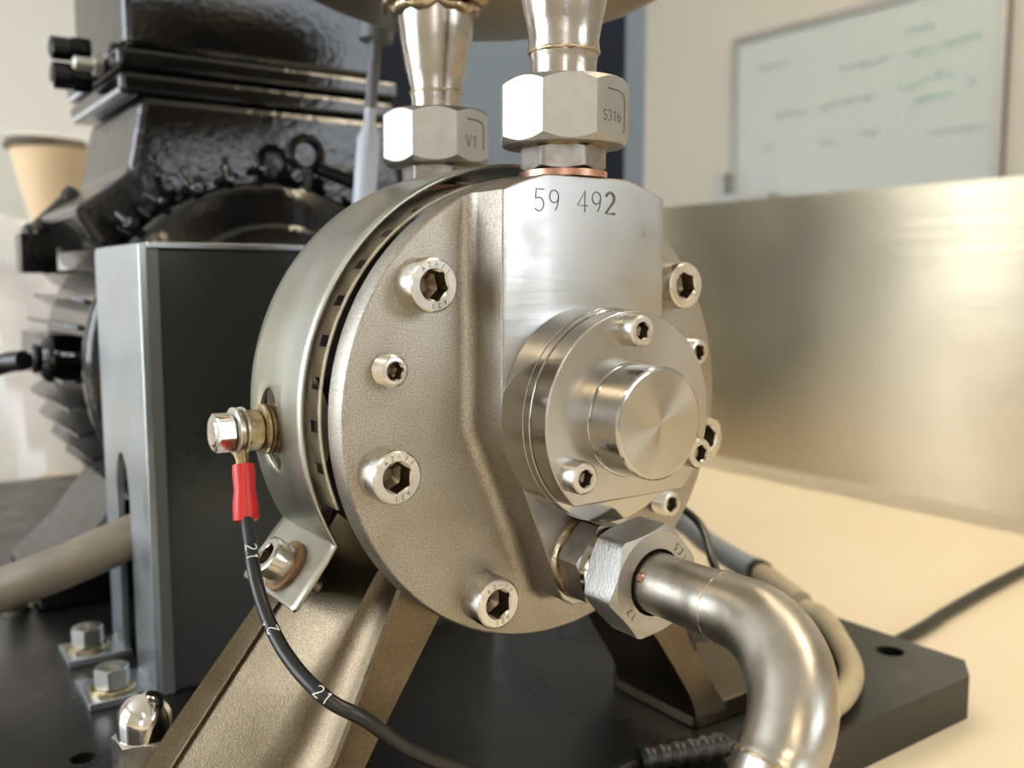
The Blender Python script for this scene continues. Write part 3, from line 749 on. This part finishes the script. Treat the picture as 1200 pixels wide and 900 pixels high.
for a in (90, 210, 330):
    a = math.radians(a+3); socket_screw('hub_screw', (26.3*math.cos(a), -38, HZ+26.3*math.sin(a)), (0, -1, 0), 4.7, 5.6, 2.6, 'screw', gp, rot=.2+a)
settle(gp)

# ------------------------------------------------------------------ outlet pipe at the bottom front
op = thing('outlet_pipe', 'bent stainless pipe with a big union nut leaving the lower front of the pump', 'pipe', (0, -49, -45))
OZ = -45.5
bm = bmesh.new(); lathe(bm, [(13.5, 17.05), (13.85, 17.2), (13.85, 18.0), (13.4, 19.15)], (0, 0, OZ), (0, -1, 0), 48); obj('washer', bm, 'weld', op)
bm = bmesh.new(); hexnut(bm, (0, -19.2, OZ), (0, -1, 0), 13.8, 10.5, 0, rot=math.radians(12)); obj('hex_nipple', bm, 'nutdark', op, 30)
bm = bmesh.new(); lathe(bm, [(12.6, 29.7), (12.6, 33), (14.4, 34), (14.2, 35.6)], (0, 0, OZ), (0, -1, 0), 48); obj('collar', bm, 'chrome', op)
NROT = math.radians(47.5)
bm = bmesh.new(); hexnut(bm, (0, -35.7, OZ), (0, -1, 0), 17.5, 13.6, 9.9, rot=NROT, drop=.62); un_ = obj('union_nut', bm, 'nut', op, 30)
bm = bmesh.new()
for th, s in ((50, 'S'), (38, '3'), (27, '1'), (16, '6'), (4, 'A'), (-8, 'S'), (225, '1'), (214, '7')):
    t = math.radians(th); n_ = V(math.cos(t), 0, math.sin(t)); u_ = V(math.sin(t), 0, -math.cos(t))
    write(bm, s, V(0, -49.35, OZ)+n_*11.2-u_*.6, u_, n_, 1.3, .14, .3, 4)
obj('nut_marking', bm, 'engrave', un_, 0)
al = math.radians(40); d2 = V(-math.sin(al), 0, -math.cos(al)); s0 = V(0, -80, OZ); Rb = 30
path = [V(0, y, OZ) for y in (-40, -47, -54, -60, -66, -70, -73, -75)]; rad = [8.9, 8.9, 8.9, 8.95, 9.0, 9.2, 9.7, 9.6]
for k in range(0, 19):
    t = PI/2*k/18; path.append(s0+V(0, -1, 0)*Rb*math.sin(t)+d2*Rb*(1-math.cos(t))); rad.append(9.8+1.0*math.sin(PI*k/18))
e0 = s0+V(0, -Rb, 0)+d2*Rb
for q, r in ((1.5, 10.4), (3, 9.6), (8, 9.2), (16, 9.1), (30, 9.1), (60, 9.1), (90, 9.1)): path.append(e0+d2*q); rad.append(r)
bm = bmesh.new(); tube(bm, path, rad, 40, wob=.05); obj('bent_tube', bm, 'pipe', op, 60)
def weld(name, c, axis, r, rr, parent, n=40, w_=.5):
    bm = bmesh.new(); a, s, t = frame_of(axis); c = Vector(c); P = []
    for k in range(n+1):
        th = 2*PI*k/n; P.append(c+(s*math.cos(th)+t*math.sin(th))*(r+random.uniform(-.15, .15))+a*random.uniform(-w_, w_)*.5)
    P[-1] = P[0]; tube(bm, P, [rr*random.uniform(.7, 1.2) for _ in range(n+1)], 8, cap=False); return obj(name, bm, 'weld', parent, 60)
weld('weld_bead', (0, -74.6, OZ), (0, 1, 0), 9.35, .4, op)
weld('weld_bead', e0+d2*1.8, d2, 10.0, .55, op)
bm = bmesh.new(); tube(bm, [(-8.1, -51.5, OZ+3.4), (-8.9, -51.5, OZ+3.8)], [1.5, 1.1], 10); obj('rust_spot', bm, 'copper', op)
settle(op)

# ------------------------------------------------------------------ inlet pipes at the top
def riser(x, y, zb, label, front):
    t = thing('riser_pipe', label, 'pipe', (x, y, zb))
    z = zb
    bm = bmesh.new(); lathe(bm, [(12.0, 0), (13.8, .2), (13.8, 2.2), (12, 2.5)], (x, y, z), (0, 0, 1), 48); obj('washer', bm, 'copper', t, label='flat copper washer')
    bm = bmesh.new(); hexnut(bm, (x, y, z+2.5), (0, 0, 1), 13.6, 7.5, 0, rot=math.radians(8)); obj('hex_nipple', bm, 'nutdark', t, 30)
    z += 10
    bm = bmesh.new(); lathe(bm, [(10, -1), (14.5, 0), (15, 1.2)], (x, y, z), (0, 0, 1), 48); obj('collar', bm, 'brassy', t)
    bm = bmesh.new(); hexnut(bm, (x, y, z), (0, 0, 1), 20.9, 19.5, 11.2, rot=math.radians(9.5), drop=1.15, sides=8); nn = obj('union_nut', bm, 'nut', t, 30)
    prof = [(10.2, 14), (10.2, 25), (10.5, 27), (11.2, 29.5), (10.9, 32), (11.7, 37), (13.4, 45), (14.4, 52), (15, 58), (15, 75)]
    if not front: prof = [(9.4, 14), (9.5, 24), (10.0, 26), (9.9, 28), (11, 34), (13.2, 44), (14.4, 52), (14.8, 66)]
    bm = bmesh.new(); lathe(bm, prof, (x, y, z), (0, 0, 1), 56); obj('cone_pipe', bm, 'pipev', t, 60)
    weld('weld_bead', (x, y, z+(28.5 if front else 27)), (0, 0, 1), 10.6 if front else 9.6, .7, t)
    if not front:
        weld('weld_bead', (x, y, z+57), (0, 0, 1), 15.2, 2.0, t, 26, 3.0); weld('weld_bead', (x, y, z+60), (0, 0, 1), 17.6, 2.6, t, 22, 4.0)
    settle(t); return t, nn, z
t1, n1, z1 = riser(0, -4.5, 73.0, 'stainless riser pipe with a union nut marked S316 on the pump cover top', True)
t2, n2, z2 = riser(0, 73, 74.5, 'stainless cone pipe welded to the tank with a blurred union nut behind the pump', False)
# marking on the right visible flat of each front nut
def nut_mark(t, x, y, z, text):
    ap = 20.6*math.cos(PI/6); ph = -PI/2+math.radians(30) # flat normal direction angle
    return ap, ph
bm = bmesh.new(); ap = 20.9*math.cos(PI/8)+.02
for rootd in (0,):
    ang = math.radians(-77); n_ = V(math.cos(ang), math.sin(ang), 0); u_ = V(-math.sin(ang), math.cos(ang), 0)
    o_ = V(0, -4.5, z1)+n_*ap
    write(bm, 'S316', o_+u_*-5.2+V(0, 0, 6.0), u_, V(0, 0, 1), 1.9, .2, .25, 4)
    tube(bm, catmull([o_+u_*-3+V(0, 0, 15.4), o_+u_*3.4+V(0, 0, 15.0), o_+u_*5.4+V(0, 0, 13), o_+u_*5.4+V(0, 0, 5), o_+u_*5.0+V(0, 0, 3)], 5), .22, 5)
obj('nut_marking', bm, 'engrave', n1, 0)
bm = bmesh.new(); o_ = V(0, 73, z2)+n_*ap
write(bm, 'V1', o_+u_*-3.5+V(0, 0, 5.5), u_, V(0, 0, 1), 2.6, .25, .25, 4)
tube(bm, catmull([o_+u_*-3+V(0, 0, 15.4), o_+u_*3.4+V(0, 0, 15.0), o_+u_*5.4+V(0, 0, 13), o_+u_*5.4+V(0, 0, 5)], 5), .25, 5)
obj('nut_marking', bm, 'engrave', n2, 0)

# ------------------------------------------------------------------ hoses and cables on the right
hz = thing('beige_hose', 'beige hose bending in a loop over the right end of the base plate', 'hose', (190, 22, -130))
bm = bmesh.new(); tube(bm, catmull([(215, 62, -129.5), (212, 48, -129.6), (189.6, 21.8, -129.6), (168.5, 0.9, -129.6), (149, -11, -129.6), (127, -17.5, -129.6), (104, -13, -129.6)], 8), 5.2, 18); obj('hose_run', bm, 'hose', hz)
bm = bmesh.new(); tube(bm, [(219, 68, -129), (238, 106, -128.5), (243, 118, -128.5)], [6.6, 6.8, 6.6], 18); obj('hose_sleeve', bm, 'hose', hz)
bm = bmesh.new(); tube(bm, catmull([(243, 119, -128), (246, 135, -127.6), (262, 175, -127.4), (282, 213, -127.4), (300, 260, -127.4)], 6), 7.2, 18); obj('hose_end', bm, 'greytube', hz, label='blue-grey end of the hose')
bm = bmesh.new(); tube(bm, [(240.5, 112, -128.4), (242.8, 117, -128.4)], 7.9, 18); obj('hose_clip', bm, 'cable', hz, label='black clip')
settle(hz)
sc = thing('sensor_cable', 'thin black cable running down behind the elbow of the outlet pipe to a ribbed connector', 'cable', (60, -20, -130))
bm = bmesh.new(); tube(bm, catmull([(58, 62, -15), (82, 64, -40), (106.2, 38.7, -59.4), (90.5, 11.1, -72.3), (84, -12, -90), (82, -17, -103), (82, -19, -116), (76, -18, -128), (70, -15, -130.4)], 7), 1.7, 12); obj('cable_sheath', bm, 'cable', sc)
bm = bmesh.new(); P = [V(36, -4.5, -129.6)+(V(70, -15, -129.6)-V(36, -4.5, -129.6))*(k/24) for k in range(25)]
tube(bm, P, [5.0 if k % 4 in (1, 2) else 4.2 for k in range(25)], 18); obj('ribbed_connector', bm, 'cable', sc)
settle(sc)
